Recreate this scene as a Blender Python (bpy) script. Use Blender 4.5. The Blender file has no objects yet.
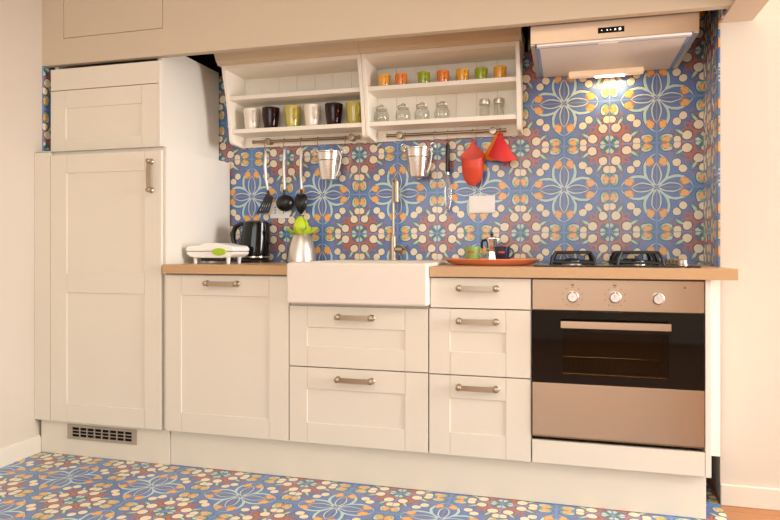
import bpy, bmesh, math, random
from mathutils import Vector, Matrix
random.seed(4)
SC = bpy.context.scene
COL = SC.collection
PI = math.pi

# ------------------------------------------------------------------ materials
def lin(c):
    return tuple(((x/255)/12.92 if x/255 <= .04045 else ((x/255+.055)/1.055)**2.4) for x in c) + (1.0,)

class NT:
    """small helper round a node tree"""
    def __init__(s, tree): s.t = tree; s.n = tree.nodes; s.l = tree.links
    def put(s, node, sock, v):
        if v is None: return
        if isinstance(v, bpy.types.NodeSocket): s.l.new(v, node.inputs[sock])
        else: node.inputs[sock].default_value = v
    def math(s, op, a, b=None, c=None, clamp=False):
        n = s.n.new('ShaderNodeMath'); n.operation = op; n.use_clamp = clamp
        s.put(n, 0, a); s.put(n, 1, b); s.put(n, 2, c); return n.outputs[0]
    def vmath(s, op, a, b=None):
        n = s.n.new('ShaderNodeVectorMath'); n.operation = op
        s.put(n, 0, a); s.put(n, 1, b)
        return n.outputs['Value'] if op in ('LENGTH', 'DISTANCE', 'DOT_PRODUCT') else n.outputs[0]
    def mix(s, f, a, b):
        n = s.n.new('ShaderNodeMix'); n.data_type = 'RGBA'
        s.put(n, 0, f); s.put(n, 6, a); s.put(n, 7, b); return n.outputs[2]
    def noise(s, vec, scale, detail=2.0, rough=.5):
        n = s.n.new('ShaderNodeTexNoise'); s.put(n, 'Vector', vec)
        n.inputs['Scale'].default_value = scale; n.inputs['Detail'].default_value = detail
        n.inputs['Roughness'].default_value = rough; return n.outputs[0]

def new_mat(name):
    m = bpy.data.materials.new(name); m.use_nodes = True
    nt = NT(m.node_tree); b = nt.n['Principled BSDF']
    return m, nt, b

def pos(nt):
    return nt.n.new('ShaderNodeNewGeometry').outputs['Position']

def obj_co(nt):
    return nt.n.new('ShaderNodeTexCoord').outputs['Object']

def scaled(nt, v, s):
    return nt.vmath('MULTIPLY', v, s)

def plain(name, rgb, rough=.45, metal=0.0, var=.05, nscale=9.0, bump=0.0, coat=0.0, spec=None):
    m, nt, b = new_mat(name)
    c = lin(rgb)
    n = nt.noise(obj_co(nt), nscale, 3.0)
    c0 = tuple(x*(1-var) for x in c[:3]) + (1,); c1 = tuple(min(1, x*(1+var)) for x in c[:3]) + (1,)
    nt.put(b, 'Base Color', nt.mix(n, c0, c1))
    b.inputs['Roughness'].default_value = rough; b.inputs['Metallic'].default_value = metal
    if coat: b.inputs['Coat Weight'].default_value = coat; b.inputs['Coat Roughness'].default_value = .08
    if spec is not None: b.inputs['Specular IOR Level'].default_value = spec
    if bump:
        bp = nt.n.new('ShaderNodeBump'); bp.inputs['Strength'].default_value = bump; bp.inputs['Distance'].default_value = .002
        nt.put(bp, 'Height', nt.noise(obj_co(nt), 60.0, 3.0)); nt.put(b, 'Normal', bp.outputs[0])
    return m

def brushed(name, rgb, rough=.3, stretch=(3, 3, 500), bump=.03):
    m, nt, b = new_mat(name)
    v = scaled(nt, obj_co(nt), stretch)
    n = nt.noise(v, 1.0, 2.0)
    c = lin(rgb)
    nt.put(b, 'Base Color', nt.mix(n, tuple(x*.92 for x in c[:3])+(1,), c))
    b.inputs['Metallic'].default_value = 1.0
    b.inputs['Roughness'].default_value = rough
    tg = nt.n.new('ShaderNodeTangent'); tg.direction_type = 'RADIAL'; tg.axis = 'Z'
    b.inputs['Anisotropic'].default_value = .85; b.inputs['Anisotropic Rotation'].default_value = .25; nt.put(b, 'Tangent', tg.outputs[0])
    bp = nt.n.new('ShaderNodeBump'); bp.inputs['Strength'].default_value = bump; bp.inputs['Distance'].default_value = .001
    wav = nt.noise(scaled(nt, obj_co(nt), (7, 7, .4)), 1.0, 1.0)
    nt.put(bp, 'Height', nt.math('ADD', n, nt.math('MULTIPLY', wav, 40.0))); nt.put(b, 'Normal', bp.outputs[0])
    return m

def wood(name, ca, cb, stretch, rough=.4, planks=None):
    m, nt, b = new_mat(name)
    p = pos(nt)
    v = scaled(nt, p, stretch)
    n1 = nt.noise(v, 1.0, 4.0, .6)
    n2 = nt.noise(v, 6.0, 2.0, .5)
    col = nt.mix(nt.math('MULTIPLY', nt.math('ADD', n1, n2), .5), lin(ca), lin(cb))
    if planks:
        sx = nt.n.new('ShaderNodeSeparateXYZ'); nt.put(sx, 0, p)
        q = nt.math('DIVIDE', sx.outputs[planks[0]], planks[1])
        fr = nt.math('FRACT', q)
        line = nt.math('LESS_THAN', nt.math('ABSOLUTE', nt.math('SUBTRACT', fr, .5)), .488)
        wn = nt.n.new('ShaderNodeTexWhiteNoise'); wn.noise_dimensions = '1D'
        nt.put(wn, 'W', nt.math('FLOOR', q))
        col = nt.mix(nt.math('MULTIPLY', wn.outputs[0], .35), col, lin(ca))
        col = nt.mix(line, lin(tuple(x*.5 for x in ca)), col)
    nt.put(b, 'Base Color', col)
    b.inputs['Roughness'].default_value = rough
    return m

def tile_group():
    """glazed majolica pattern; input in tile units, the flower centred on (0, 0), repeats every two tiles"""
    g = bpy.data.node_groups.new('majolica', 'ShaderNodeTree')
    g.interface.new_socket('Vector', in_out='INPUT', socket_type='NodeSocketVector')
    g.interface.new_socket('Color', in_out='OUTPUT', socket_type='NodeSocketColor')
    g.interface.new_socket('Grout', in_out='OUTPUT', socket_type='NodeSocketFloat')
    nt = NT(g)
    gi = nt.n.new('NodeGroupInput'); go = nt.n.new('NodeGroupOutput')
    sp = nt.n.new('ShaderNodeSeparateXYZ'); nt.put(sp, 0, gi.outputs[0])
    u = nt.math('PINGPONG', sp.outputs[0], 1.0); w = nt.math('PINGPONG', sp.outputs[1], 1.0)
    s = nt.math('MAXIMUM', u, w); t = nt.math('MINIMUM', u, w)
    cb = nt.n.new('ShaderNodeCombineXYZ'); nt.put(cb, 0, s); nt.put(cb, 1, t)
    P = cb.outputs[0]
    # a hand-painted wobble
    nz = nt.n.new('ShaderNodeTexNoise'); nt.put(nz, 'Vector', gi.outputs[0]); nz.inputs['Scale'].default_value = 5.0
    P = nt.vmath('ADD', P, scaled(nt, nt.vmath('SUBTRACT', nz.outputs['Color'], (.5, .5, .5)), (.05, .05, 0)))
    def ell(cx, cy, rx, ry, rot=0.0):
        v = nt.vmath('SUBTRACT', P, (cx, cy, 0))
        if rot:
            r = nt.n.new('ShaderNodeVectorRotate'); r.rotation_type = 'Z_AXIS'
            nt.put(r, 'Vector', v); r.inputs['Angle'].default_value = -rot; v = r.outputs[0]
        return nt.vmath('LENGTH', nt.vmath('MULTIPLY', v, (1/rx, 1/ry, 0)))
    def disc(*a): return nt.math('LESS_THAN', ell(*a), 1.0)
    def ring(cx, cy, rx, ry, wd, rot=0.0):
        return nt.math('COMPARE', ell(cx, cy, rx, ry, rot), 1.0, wd)
    dusk, brown = lin((110, 108, 144)), lin((188, 112, 74))
    cream, dark, pale = lin((238, 226, 194)), lin((74, 68, 96)), lin((190, 216, 206))
    orange, deep, leaf = lin((234, 180, 108)), lin((200, 128, 66)), lin((118, 176, 158))
    def crescent(c1, r1, c2, r2):
        return nt.math('MULTIPLY', disc(*c1, r1, r1), nt.math('SUBTRACT', 1.0, disc(*c2, r2, r2)))
    bign = nt.noise(gi.outputs[0], 2.3, 2.0)
    col = nt.mix(bign, lin((82, 114, 174)), lin((116, 146, 202)))
    # duskier ground round the tile corner
    far = nt.math('MULTIPLY', nt.math('SUBTRACT', nt.math('ADD', s, t), 1.0), 3.5, clamp=True)
    far = nt.math('MULTIPLY', far, nt.math('MULTIPLY', nt.math('SUBTRACT', .975, s), 14.0, clamp=True))
    col = nt.mix(nt.math('MULTIPLY', far, .85), col, dusk)
    # red-brown scrolls
    for a in ((.86, .63, .150, .150, .11), (.63, .66, .085, .07, .20, .78), (.80, .33, .08, .07, .14)):
        col = nt.mix(ring(*a), col, brown)
    for a in ((.70, .70, .05, .03, .78), (.88, .49, .04, .02, .6), (.77, .80, .07, .025, .1), (.93, .76, .03, .05, .2)):
        col = nt.mix(disc(*a), col, brown)
    # petals: pale crescents, a dusky ground and a fine inner leaf
    pet = disc(.40, -.091, .371, .371)
    col = nt.mix(nt.math('MULTIPLY', pet, .6), col, lin((92, 126, 182)))
    col = nt.mix(crescent((.40, -.085), .382, (.40, -.091), .369), col, lin((84, 84, 110)))
    band = disc(.30, -.20, .335, .335)
    col = nt.mix(nt.math('MULTIPLY', band, .6), col, lin((104, 112, 142)))
    col = nt.mix(crescent((.40, -.091), .373, (.407, -.162), .386), col, pale)
    col = nt.mix(crescent((.29, -.276), .386, (.297, -.322), .405), col, lin((200, 214, 216)))
    # orange flower inside each petal
    col = nt.mix(disc(.575, .130, .102, .090), col, deep)
    for a in ((.54, .165, .050, .046), (.615, .155, .050, .046), (.575, .10, .052, .045), (.635, .105, .035, .033)):
        col = nt.mix(disc(*a), col, orange)
    # green leaf and orange flower by the tile edge
    col = nt.mix(disc(.900, .20, .108, .150), col, dark)
    col = nt.mix(disc(.900, .20, .095, .135), col, leaf)
    col = nt.mix(disc(.865, .22, .05, .105), col, pale)
    col = nt.mix(disc(.920, .195, .074, .085), col, deep)
    for a in ((.89, .23, .042, .042), (.95, .23, .042, .042), (.92, .16, .046, .042)):
        col = nt.mix(disc(*a), col, orange)
    # chain of cream berries with a dark outline
    berries = ((.545, .415, .086), (.945, .425, .082), (.86, .63, .098))
    for x, y, r in berries: col = nt.mix(disc(x, y, r*1.16, r*1.16), col, dark)
    col = nt.mix(disc(.775, .47, .125, .048, 1.0), col, dark)
    col = nt.mix(disc(.775, .47, .112, .038, 1.0), col, leaf)
    col = nt.mix(disc(.785, .49, .075, .022, 1.0), col, pale)
    for x, y, r in berries: col = nt.mix(disc(x, y, r, r), col, cream)
    # pair of leaves in the tile corner
    col = nt.mix(disc(.945, .875, .052, .098, .25), col, dark)
    col = nt.mix(disc(.945, .875, .042, .086, .25), col, pale)
    col = nt.mix(disc(.915, .915, .075, .040, .785), col, lin((84, 122, 108)))
    # tile joints
    e0 = nt.math('LESS_THAN', nt.math('MINIMUM', u, w), .012)
    e1 = nt.math('GREATER_THAN', s, .988)
    gr = nt.math('MAXIMUM', e0, e1)
    col = nt.mix(nt.math('MULTIPLY', gr, .6), col, lin((140, 160, 196)))
    nt.put(go, 0, col); nt.put(go, 1, gr)
    return g
MAJ = tile_group()

def tile_mat(name, ax, off, size=.2, rough=.22):
    m, nt, b = new_mat(name)
    sp = nt.n.new('ShaderNodeSeparateXYZ'); nt.put(sp, 0, pos(nt))
    cb = nt.n.new('ShaderNodeCombineXYZ')
    for k in (0, 1):
        nt.put(cb, k, nt.math('DIVIDE', nt.math('SUBTRACT', sp.outputs[ax[k]], off[k]), size))
    g = nt.n.new('ShaderNodeGroup'); g.node_tree = MAJ
    nt.put(g, 0, cb.outputs[0])
    nt.put(b, 'Base Color', g.outputs[0])
    b.inputs['Roughness'].default_value = rough
    bp = nt.n.new('ShaderNodeBump'); bp.inputs['Strength'].default_value = .25; bp.inputs['Distance'].default_value = .0015
    nt.put(bp, 'Height', nt.math('SUBTRACT', nt.noise(cb.outputs[0], 4.0), g.outputs[1])); nt.put(b, 'Normal', bp.outputs[0])
    return m

def solid_glass(name, tint=(1, 1, 1, 1), ior=1.45):
    m, nt, b = new_mat(name)
    b.inputs['Base Color'].default_value = tint
    b.inputs['Transmission Weight'].default_value = 1.0; b.inputs['Roughness'].default_value = .02; b.inputs['IOR'].default_value = ior
    return m

def glow(name, rgb, strength, base=(255, 240, 215)):
    m, nt, b = new_mat(name)
    b.inputs['Base Color'].default_value = lin(base)
    b.inputs['Emission Color'].default_value = lin(rgb); b.inputs['Emission Strength'].default_value = strength
    return m

M = {}
M['wall'] = plain('wall_paint', (205, 194, 178), .8, var=.03, nscale=2.0, bump=.05)
M['soffit'] = plain('soffit_paint', (205, 190, 167), .75, var=.03, nscale=2.0, bump=.05)
M['ceil'] = plain('ceiling_paint', (235, 228, 215), .85, var=.02)
M['trim'] = plain('trim_paint', (218, 209, 192), .45, var=.02)
M['cream'] = plain('cream_lacquer', (228, 221, 205), .36, var=.02, nscale=4.0)
M['creamdark'] = plain('cabinet_side', (232, 226, 214), .4, var=.02, nscale=3.0)
M['shelfpaint'] = plain('shelf_paint', (248, 240, 224), .45, var=.03, nscale=7.0)
M['ceramic'] = plain('sink_ceramic', (232, 224, 211), .38, var=.01)
M['counter'] = wood('counter_wood', (184, 143, 98), (208, 174, 131), (1.6, 26, 34), .35)
M['floorwood'] = wood('floor_wood', (150, 96, 56), (192, 132, 82), (1.5, 14, 14), .35, (1, .09))
M['tileback'] = tile_mat('tile_back', (0, 2), (.115, 1.247))
M['tileside'] = tile_mat('tile_side', (1, 2), (-.355, 1.247))
M['tilefloor'] = tile_mat('tile_floor', (0, 1), (.09, -.82), rough=.3)
M['steel'] = brushed('brushed_steel', (180, 155, 131), .36)
M['steelv'] = plain('satin_steel', (218, 212, 204), .36, 1.0, var=.03)
M['chrome'] = plain('polished_steel', (222, 216, 208), .12, 1.0, var=.02)
M['nickel'] = plain('aged_nickel', (180, 166, 146), .38, 1.0, var=.05)
M['railsteel'] = plain('rail_steel', (158, 142, 122), .3, 1.0, var=.05)
M['black'] = plain('black_plastic', (22, 21, 21), .3, var=.1)
M['blackgloss'] = plain('black_gloss', (10, 9, 9), .08, var=.1, spec=.4)
M['iron'] = plain('cast_iron', (26, 26, 28), .5, var=.15)
M['ovenblack'] = plain('oven_glass_black', (12, 9, 7), .04, var=.05, spec=.35)
M['cavity'] = plain('oven_cavity', (170, 134, 98), .5, var=.1)
M['white'] = plain('white_plastic', (248, 246, 240), .3, var=.02)
M['lime'] = plain('lime_plastic', (170, 206, 24), .35, var=.06)
M['limebright'] = plain('lime_petal', (196, 222, 40), .4, var=.08)
M['silicone'] = plain('red_silicone', (222, 78, 52), .5, var=.04)
M['siliconein'] = plain('crimson_silicone', (220, 48, 54), .5, var=.04)
M['orangesil'] = plain('orange_silicone', (236, 128, 22), .5, var=.04)
M['tray'] = plain('tray_orange', (242, 146, 100), .4, var=.04)
M['mugwhite'] = plain('mug_white', (240, 230, 212), .15, coat=.4, var=.01)
M['mugbrown'] = plain('mug_brown', (44, 14, 12), .12, var=.05, spec=.3)
M['mugyellow'] = plain('mug_yellow', (198, 184, 84), .15, coat=.4, var=.03)
M['amber'] = plain('cup_amber', (247, 176, 48), .15, coat=.5, var=.03)
M['corange'] = plain('cup_orange', (242, 138, 48), .15, coat=.5, var=.03)
M['cgreen'] = plain('cup_green', (160, 182, 22), .12, coat=.5, var=.03)
M['traygreen'] = plain('cup_leaf_green', (136, 166, 88), .25, coat=.4, var=.03)
M['navy'] = plain('cup_navy', (30, 32, 62), .2, coat=.5, var=.03)
M['saucer'] = plain('saucer_brown', (120, 62, 34), .3, var=.05)
M['print'] = plain('red_print', (190, 64, 44), .4, var=.05)
M['filter'] = plain('hood_filter', (238, 234, 226), .5, 0.0, var=.02)
M['film'] = plain('blue_film', (120, 160, 205), .25, var=.1)
M['display'] = plain('display_black', (16, 12, 11), .6, spec=.1, var=.05)
def thin_glass():
    m, nt, b = new_mat('clear_glass')
    tr = nt.n.new('ShaderNodeBsdfTransparent'); tr.inputs[0].default_value = (.97, .98, .97, 1)
    gl = nt.n.new('ShaderNodeBsdfGlossy'); gl.inputs['Roughness'].default_value = .04
    lw = nt.n.new('ShaderNodeLayerWeight'); lw.inputs[0].default_value = .5
    fac = nt.math('ADD', nt.math('MULTIPLY', nt.math('POWER', lw.outputs['Facing'], 3.0), .55), .04)
    ms = nt.n.new('ShaderNodeMixShader'); nt.l.new(fac, ms.inputs[0])
    nt.l.new(tr.outputs[0], ms.inputs[1]); nt.l.new(gl.outputs[0], ms.inputs[2])
    nt.l.new(ms.outputs[0], nt.n['Material Output'].inputs[0])
    return m
M['glass'] = thin_glass()
M['tin'] = plain('tinned_steel', (222, 216, 208), .25, 1.0, var=.01)
M['lampcover'] = glow('lamp_cover', (255, 205, 160), 0.30)
M['bulb'] = glow('lamp_bulb', (255, 232, 195), 10.0)
M['dot'] = glow('lit_symbol', (255, 245, 230), 1.0)
M['shadeblack'] = plain('hollow_shade', (18, 15, 13), .9)  # near-black colour standing in for the shade of unlit hollows

def oven_window():
    m, nt, b = new_mat('oven_window_glass')
    b.inputs['Base Color'].default_value = lin((18, 12, 8)); b.inputs['Roughness'].default_value = .03
    tr = nt.n.new('ShaderNodeBsdfTransparent'); tr.inputs[0].default_value = lin((245, 228, 200))
    ms = nt.n.new('ShaderNodeMixShader'); ms.inputs[0].default_value = .35
    nt.l.new(tr.outputs[0], ms.inputs[1]); nt.l.new(b.outputs[0], ms.inputs[2])
    nt.l.new(ms.outputs[0], nt.n['Material Output'].inputs[0])
    return m
M['ovenwin'] = oven_window()

# ------------------------------------------------------------------ mesh builder
class MB:
    def __init__(s): s.v = []; s.f = []; s.m = []; s.mi = 0
    def add(s, bm):
        bm.verts.index_update(); o = len(s.v)
        s.v += [v.co.copy() for v in bm.verts]
        for f in bm.faces: s.f.append([o+v.index for v in f.verts]); s.m.append(s.mi)
        bm.free(); return s
    def raw(s, vs, fs):
        bm = bmesh.new(); bv = [bm.verts.new(v) for v in vs]
        for f in fs:
            try: bm.faces.new([bv[i] for i in f])
            except ValueError: pass
        bmesh.ops.recalc_face_normals(bm, faces=bm.faces)
        return s.add(bm)
    def box(s, x0, x1, y0, y1, z0, z1, bev=0.0, seg=2):
        bm = bmesh.new()
        bmesh.ops.create_cube(bm, size=1.0, matrix=Matrix.Translation(((x0+x1)/2, (y0+y1)/2, (z0+z1)/2)) @ Matrix.Diagonal((abs(x1-x0), abs(y1-y0), abs(z1-z0), 1)))
        if bev: bmesh.ops.bevel(bm, geom=list(bm.edges), offset=bev, segments=seg, affect='EDGES', profile=.5)
        return s.add(bm)
    def poly(s, pts, axis, a0, a1, bev=0.0, seg=2):
        """extrude a 2-D outline along an axis; pts are the other two coordinates in order"""
        bm = bmesh.new()
        def P(p, a): return {'x': (a, p[0], p[1]), 'y': (p[0], a, p[1]), 'z': (p[0], p[1], a)}[axis]
        A = [bm.verts.new(P(p, a0)) for p in pts]; B = [bm.verts.new(P(p, a1)) for p in pts]; n = len(pts)
        bm.faces.new(A); bm.faces.new(B[::-1])
        for i in range(n): bm.faces.new((A[i], B[i], B[(i+1) % n], A[(i+1) % n]))
        bmesh.ops.recalc_face_normals(bm, faces=bm.faces)
        if bev: bmesh.ops.bevel(bm, geom=list(bm.edges), offset=bev, segments=seg, affect='EDGES', profile=.5)
        return s.add(bm)
    def lathe(s, prof, c=(0, 0, 0), n=28, sx=1.0, sy=1.0, axis='z', shear=(0, 0), closed=False):
        """profile of (radius, height); radius 0 closes an end"""
        vs, fs = [], []
        rows = []
        for r, h in prof:
            if r < 1e-6: rows.append([len(vs)]); vs.append((0, 0, h))
            else:
                rows.append(list(range(len(vs), len(vs)+n)))
                for k in range(n):
                    a = 2*PI*(k+.5)/n; vs.append((r*math.cos(a)*sx, r*math.sin(a)*sy, h))
        if closed: rows.append(rows[0])
        for A, B in zip(rows, rows[1:]):
            for k in range(n):
                k2 = (k+1) % n
                if len(A) == 1 and len(B) == 1: continue
                if len(A) == 1: fs.append((A[0], B[k2], B[k]))
                elif len(B) == 1: fs.append((A[k], A[k2], B[0]))
                else: fs.append((A[k], A[k2], B[k2], B[k]))
        if not closed:
            if len(rows[0]) > 1: fs.append(rows[0][::-1])
            if len(rows[-1]) > 1: fs.append(rows[-1])
        out = []
        for x, y, z in vs:
            x += shear[0]*z; y += shear[1]*z
            if axis == 'y': x, y, z = x, -z, y
            elif axis == 'x': x, y, z = z, y, x
            out.append((x+c[0], y+c[1], z+c[2]))
        return s.raw(out, fs)
    def tube(s, pts, r, n=10, cyclic=False):
        pts = [Vector(p) for p in pts]; rs = r if isinstance(r, (list, tuple)) else [r]*len(pts)
        vs, fs = [], []; N = len(pts); up = None
        for i, p in enumerate(pts):
            a = pts[(i-1) % N] if (cyclic or i > 0) else p
            b = pts[(i+1) % N] if (cyclic or i < N-1) else p
            d = (b-a).normalized()
            if up is None: up = d.orthogonal().normalized()
            up = (up - d*up.dot(d)); up = up.normalized() if up.length > 1e-6 else d.orthogonal().normalized()
            w = d.cross(up)
            for k in range(n):
                t = 2*PI*k/n; vs.append(p + (up*math.cos(t)+w*math.sin(t))*rs[i])
        for i in range(N if cyclic else N-1):
            A = i*n; B = ((i+1) % N)*n
            for k in range(n): fs.append((A+k, A+(k+1) % n, B+(k+1) % n, B+k))
        if not cyclic:
            fs.append(tuple(range(n))[::-1]); fs.append(tuple(range((N-1)*n, N*n)))
        return s.raw(vs, fs)
    def sheet(s, rows, thick):
        """grid of points made into a closed sheet of the given thickness"""
        R = len(rows); Cn = len(rows[0]); bm = bmesh.new()
        g = [[bm.verts.new(p) for p in r] for r in rows]
        for i in range(R-1):
            for j in range(Cn-1):
                bm.faces.new((g[i][j], g[i][j+1], g[i+1][j+1], g[i+1][j]))
        bmesh.ops.recalc_face_normals(bm, faces=bm.faces)
        bmesh.ops.solidify(bm, geom=list(bm.faces), thickness=thick)
        bmesh.ops.recalc_face_normals(bm, faces=bm.faces)
        return s.add(bm)
    def build(s, name, mats, parent=None, angle=40, smooth=True):
        mats = mats if isinstance(mats, (list, tuple)) else [mats]
        me = bpy.data.meshes.new(name)
        off = Vector((0, 0, 0)); q = parent
        while q is not None: off += q.location; q = q.parent
        me.from_pydata([v-off for v in s.v], [], s.f)
        for m in mats: me.materials.append(m)
        me.polygons.foreach_set('material_index', s.m)
        me.polygons.foreach_set('use_smooth', [smooth]*len(s.f))
        me.update()
        if smooth: me.set_sharp_from_angle(angle=math.radians(angle))
        o = bpy.data.objects.new(name, me); COL.objects.link(o)
        if parent is not None: o.parent = parent
        if smooth:
            w_ = o.modifiers.new('weighted_normals', 'WEIGHTED_NORMAL'); w_.keep_sharp = True; w_.weight = 80
        return o

def thing(name, label, cat, loc, group=None):
    o = bpy.data.objects.new(name, None); COL.objects.link(o)
    o.location = loc; o.empty_display_size = .05
    return tag(o, label, cat, group)
def tag(o, label, cat, group=None):
    o['label'] = label; o['category'] = cat
    if group: o['group'] = group
    return o
def struct(name, mb, mats):
    o = mb.build(name, mats, smooth=False); o['kind'] = 'structure'; return o
def arc(c, r, a0, a1, n, plane='xz'):
    out = []
    for i in range(n+1):
        a = a0+(a1-a0)*i/n; p, q = r*math.cos(a), r*math.sin(a)
        out.append({'xz': (c[0]+p, c[1], c[2]+q), 'yz': (c[0], c[1]+p, c[2]+q), 'xy': (c[0]+p, c[1]+q, c[2])}[plane])
    return out

# ------------------------------------------------------------------ the room
XL, XR = -.71, 2.288         # left wall; right cheek of the niche
YS = -.555                   # face of the soffit
YW = -.385                   # face of the wall right of the niche
ZS = 1.85                    # underside of the soffit
HC = 2.6
RX, RY = 5.5, -5.2           # far right wall, wall behind the camera

struct('floor', MB().box(XL-.15, RX+.15, RY-.15, .15, -.08, -.006), M['floorwood'])
struct('floor_tiled', MB().box(XL, XR, -1.45, 0, -.006, 0), M['tilefloor'])
struct('wall_back', MB().box(XL-.15, XR+.1, 0, .15, 0, HC), M['tileback'])
struct('wall_left', MB().box(XL-.15, XL, RY, 0, 0, HC), M['wall'])
mb = MB().box(XL, XL+.005, YS+.036, 0, 0, HC-.3); mb.box(XL, XL+.005, YS, YS+.036, 1.435, ZS-.0005)
struct('wall_niche_left', mb, M['tileside'])
struct('wall_right', MB().poly([(XR+.006, YW), (RX+.15, YW), (RX+.15, .15), (2.32, .15), (2.32, 0)], 'z', 0, HC), M['wall'])
mb = MB().poly([(XR, YW+.001), (XR+.006, YW+.001), (2.32, 0), (2.306, 0)], 'z', .88, 2.3)
mb.box(XR, XR+.006, YS+.036, YW+.001, ZS-.01, 2.3)
struct('wall_niche_right', mb, M['tileside'])
# soffit across the niche, with the flush access hatch on its left
hx0, hx1, hz = -.583, -.044, 1.975
def zs(x): return 1.851-.008*(x-XL)/3.0     # the soffit drops a little to the right
mb = MB()
def sof(xa, xb, ya, yb, top, bottom=None):
    mb.poly([(xa, bottom or zs(xa)), (xb, bottom or zs(xb)), (xb, top), (xa, top)], 'y', ya, yb)
sof(XL, hx0-.003, YS, YS+.035, HC); sof(hx0-.003, hx1+.003, YS, YS+.035, hz-.003)
sof(hx1+.003, XR+.006, YS, YS+.035, HC); sof(hx0-.003, hx1+.003, YS+.012, YS+.035, HC, hz-.003)
struct('trim_1', mb, M['soffit'])
struct('trim_2', MB().box(hx0, hx1, YS+.001, YS+.012, hz, 2.5), M['soffit'])
struct('trim_3', MB().box(XR+.006, XR+.118, -1.4, YW, 1.836, HC), M['soffit'])
struct('trim_4', MB().box(XL, 2.32, YS+.035, 0, 2.3, 2.34), M['shadeblack'])  # lid of the cavity over the niche, coloured black as shade
struct('cavity_shade_board', MB().box(XL, 1.55, -.004, 0, 1.90, 2.3), M['shadeblack'])  # black board over the upper back wall, painting the cavity's shade
struct('ceiling', MB().box(XL-.15, RX+.15, RY-.15, .15, HC, HC+.1), M['ceil'])
# far walls: the side window, and a rear window added for fill light
mb = MB(); wy0, wy1, wz0, wz1 = -2.05, -.5, .5, 2.4
mb.box(RX, RX+.15, RY, wy0, 0, HC); mb.box(RX, RX+.15, wy1, 0, 0, HC); mb.box(RX, RX+.15, wy0, wy1, 0, wz0); mb.box(RX, RX+.15, wy0, wy1, wz1, HC)
struct('wall_window', mb, M['wall'])
mb = MB(); vx0, vx1 = -.4, 3.0
mb.box(XL-.15, vx0, RY-.15, RY, 0, HC); mb.box(vx1, RX+.15, RY-.15, RY, 0, HC); mb.box(vx0, vx1, RY-.15, RY, 0, .9); mb.box(vx0, vx1, RY-.15, RY, 2.2, HC)
struct('wall_rear', mb, M['wall'])
def window(name, axis, a, p0, p1, z0, z1):
    mb = MB(); w = .06
    def bx(q0, q1, zz0, zz1):
        if axis == 'x': mb.box(a, a+.06, q0, q1, zz0, zz1)
        else: mb.box(q0, q1, a-.06, a, zz0, zz1)
    bx(p0, p0+w, z0, z1); bx(p1-w, p1, z0, z1); bx(p0, p1, z0, z0+w); bx(p0, p1, z1-w, z1); bx((p0+p1)/2-.03, (p0+p1)/2+.03, z0, z1)
    struct(name, mb, M['trim'])
window('window_1', 'x', RX+.04, wy0, wy1, wz0, wz1)
window('rear_fill_window', 'y', RY-.04, vx0, vx1, .9, 2.2)  # unseen window, added to frame the rear fill light
# baseboards
struct('baseboard_left', MB().poly([(XL, 0), (XL+.014, 0), (XL+.014, .072), (XL+.006, .082), (XL, .084)], 'y', RY, -.575), M['trim'])
mb = MB(); mb.box(XR+.004, RX, YW-.014, YW, -.006, .074, .003); 
struct('baseboard_right', mb, M['trim'])

# ------------------------------------------------------------------ fitted units
FY = -.60                    # face of the doors
def front(x0, x1, z0, z1, y=FY, ml=.08, mr=.08, mt=.09, mbm=.09, mids=(), slab=False):
    """painted frame-and-panel front"""
    m = MB(); T = .019; bv = .0018
    if slab: return m.box(x0, x1, y, y+T, z0, z1, .002)
    m.box(x0, x0+ml, y, y+T, z0, z1, bv); m.box(x1-mr, x1, y, y+T, z0, z1, bv)
    m.box(x0+ml+.0004, x1-mr-.0004, y, y+T, z1-mt, z1, bv); m.box(x0+ml+.0004, x1-mr-.0004, y, y+T, z0, z0+mbm, bv)
    for a, b_ in mids: m.box(x0+ml+.0004, x1-mr-.0004, y, y+T, a, b_, bv)
    m.box(x0+ml-.004, x1-mr+.004, y+.0050, y+.016, z0+mbm-.004, z1-mt+.004)
    return m
def bar_handle(xc, zc, L=.158, y=FY, vertical=False):
    """strap handle between two round bosses"""
    m = MB(); h = L/2
    pts = []
    for i in range(13):
        t = -1+2*i/12; pts.append((t*(h-.012), -.024-.004*(1-t*t)))
    def W(a, d, q): return (xc+q, y+d, zc+a) if vertical else (xc+a, y+d, zc+q)
    rows = [[W(a, d, q) for a, d in pts] for q in (-.0100, -.0065, .0065, .0100)]
    m.sheet(rows, .005)
    for sgn in (-1, 1):
        c = W(sgn*(h-.011), 0, 0)
        m.lathe([(0, 0), (.0125, 0), (.0135, .004), (.0105, .008), (.0085, .014), (.0085, .021), (.0108, .024), (.0108, .030), (.008, .0325), (0, .033)], c, 18, axis='y')
    return m
def carcass(x0, x1, z0, z1, y0=FY+.022, y1=-.012, m=None):
    m = m or MB(); t = .018
    m.box(x0, x0+t, y0, y1, z0, z1); m.box(x1-t, x1, y0, y1, z0, z1)
    m.box(x0+t, x1-t, y0, y1, z0, z0+t); m.box(x0+t, x1-t, y0, y1, z1-t, z1); m.box(x0+t, x1-t, y1-.008, y1, z0+t, z1-t)
    return m

# tall cupboard
t = thing('tall_cabinet', 'tall cream cupboard standing in the left corner, one long door with a vertical handle', 'cabinet', (-.36, -.3, .16))
carcass(-.632, -.008, .16, 1.428, y0=-.577).build('carcass', M['creamdark'], t)
d = front(-.619, -.019, .162, 1.412, ml=.093, mr=.086, mt=.088, mbm=.086, mids=((.767, .858),)).build('door', M['cream'], t)
bar_handle(-.068, 1.298, .15, vertical=True).build('handle', M['nickel'], d)
MB().box(-.7095, -.621, FY, FY+.019, .162, 1.427, .002).build('filler_strip', M['cream'], t)
MB().box(-.7095, -.011, FY-.002, FY+.05, 1.4285, 1.4320, .0012).build('top_ledge', M['cream'], t)
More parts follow.
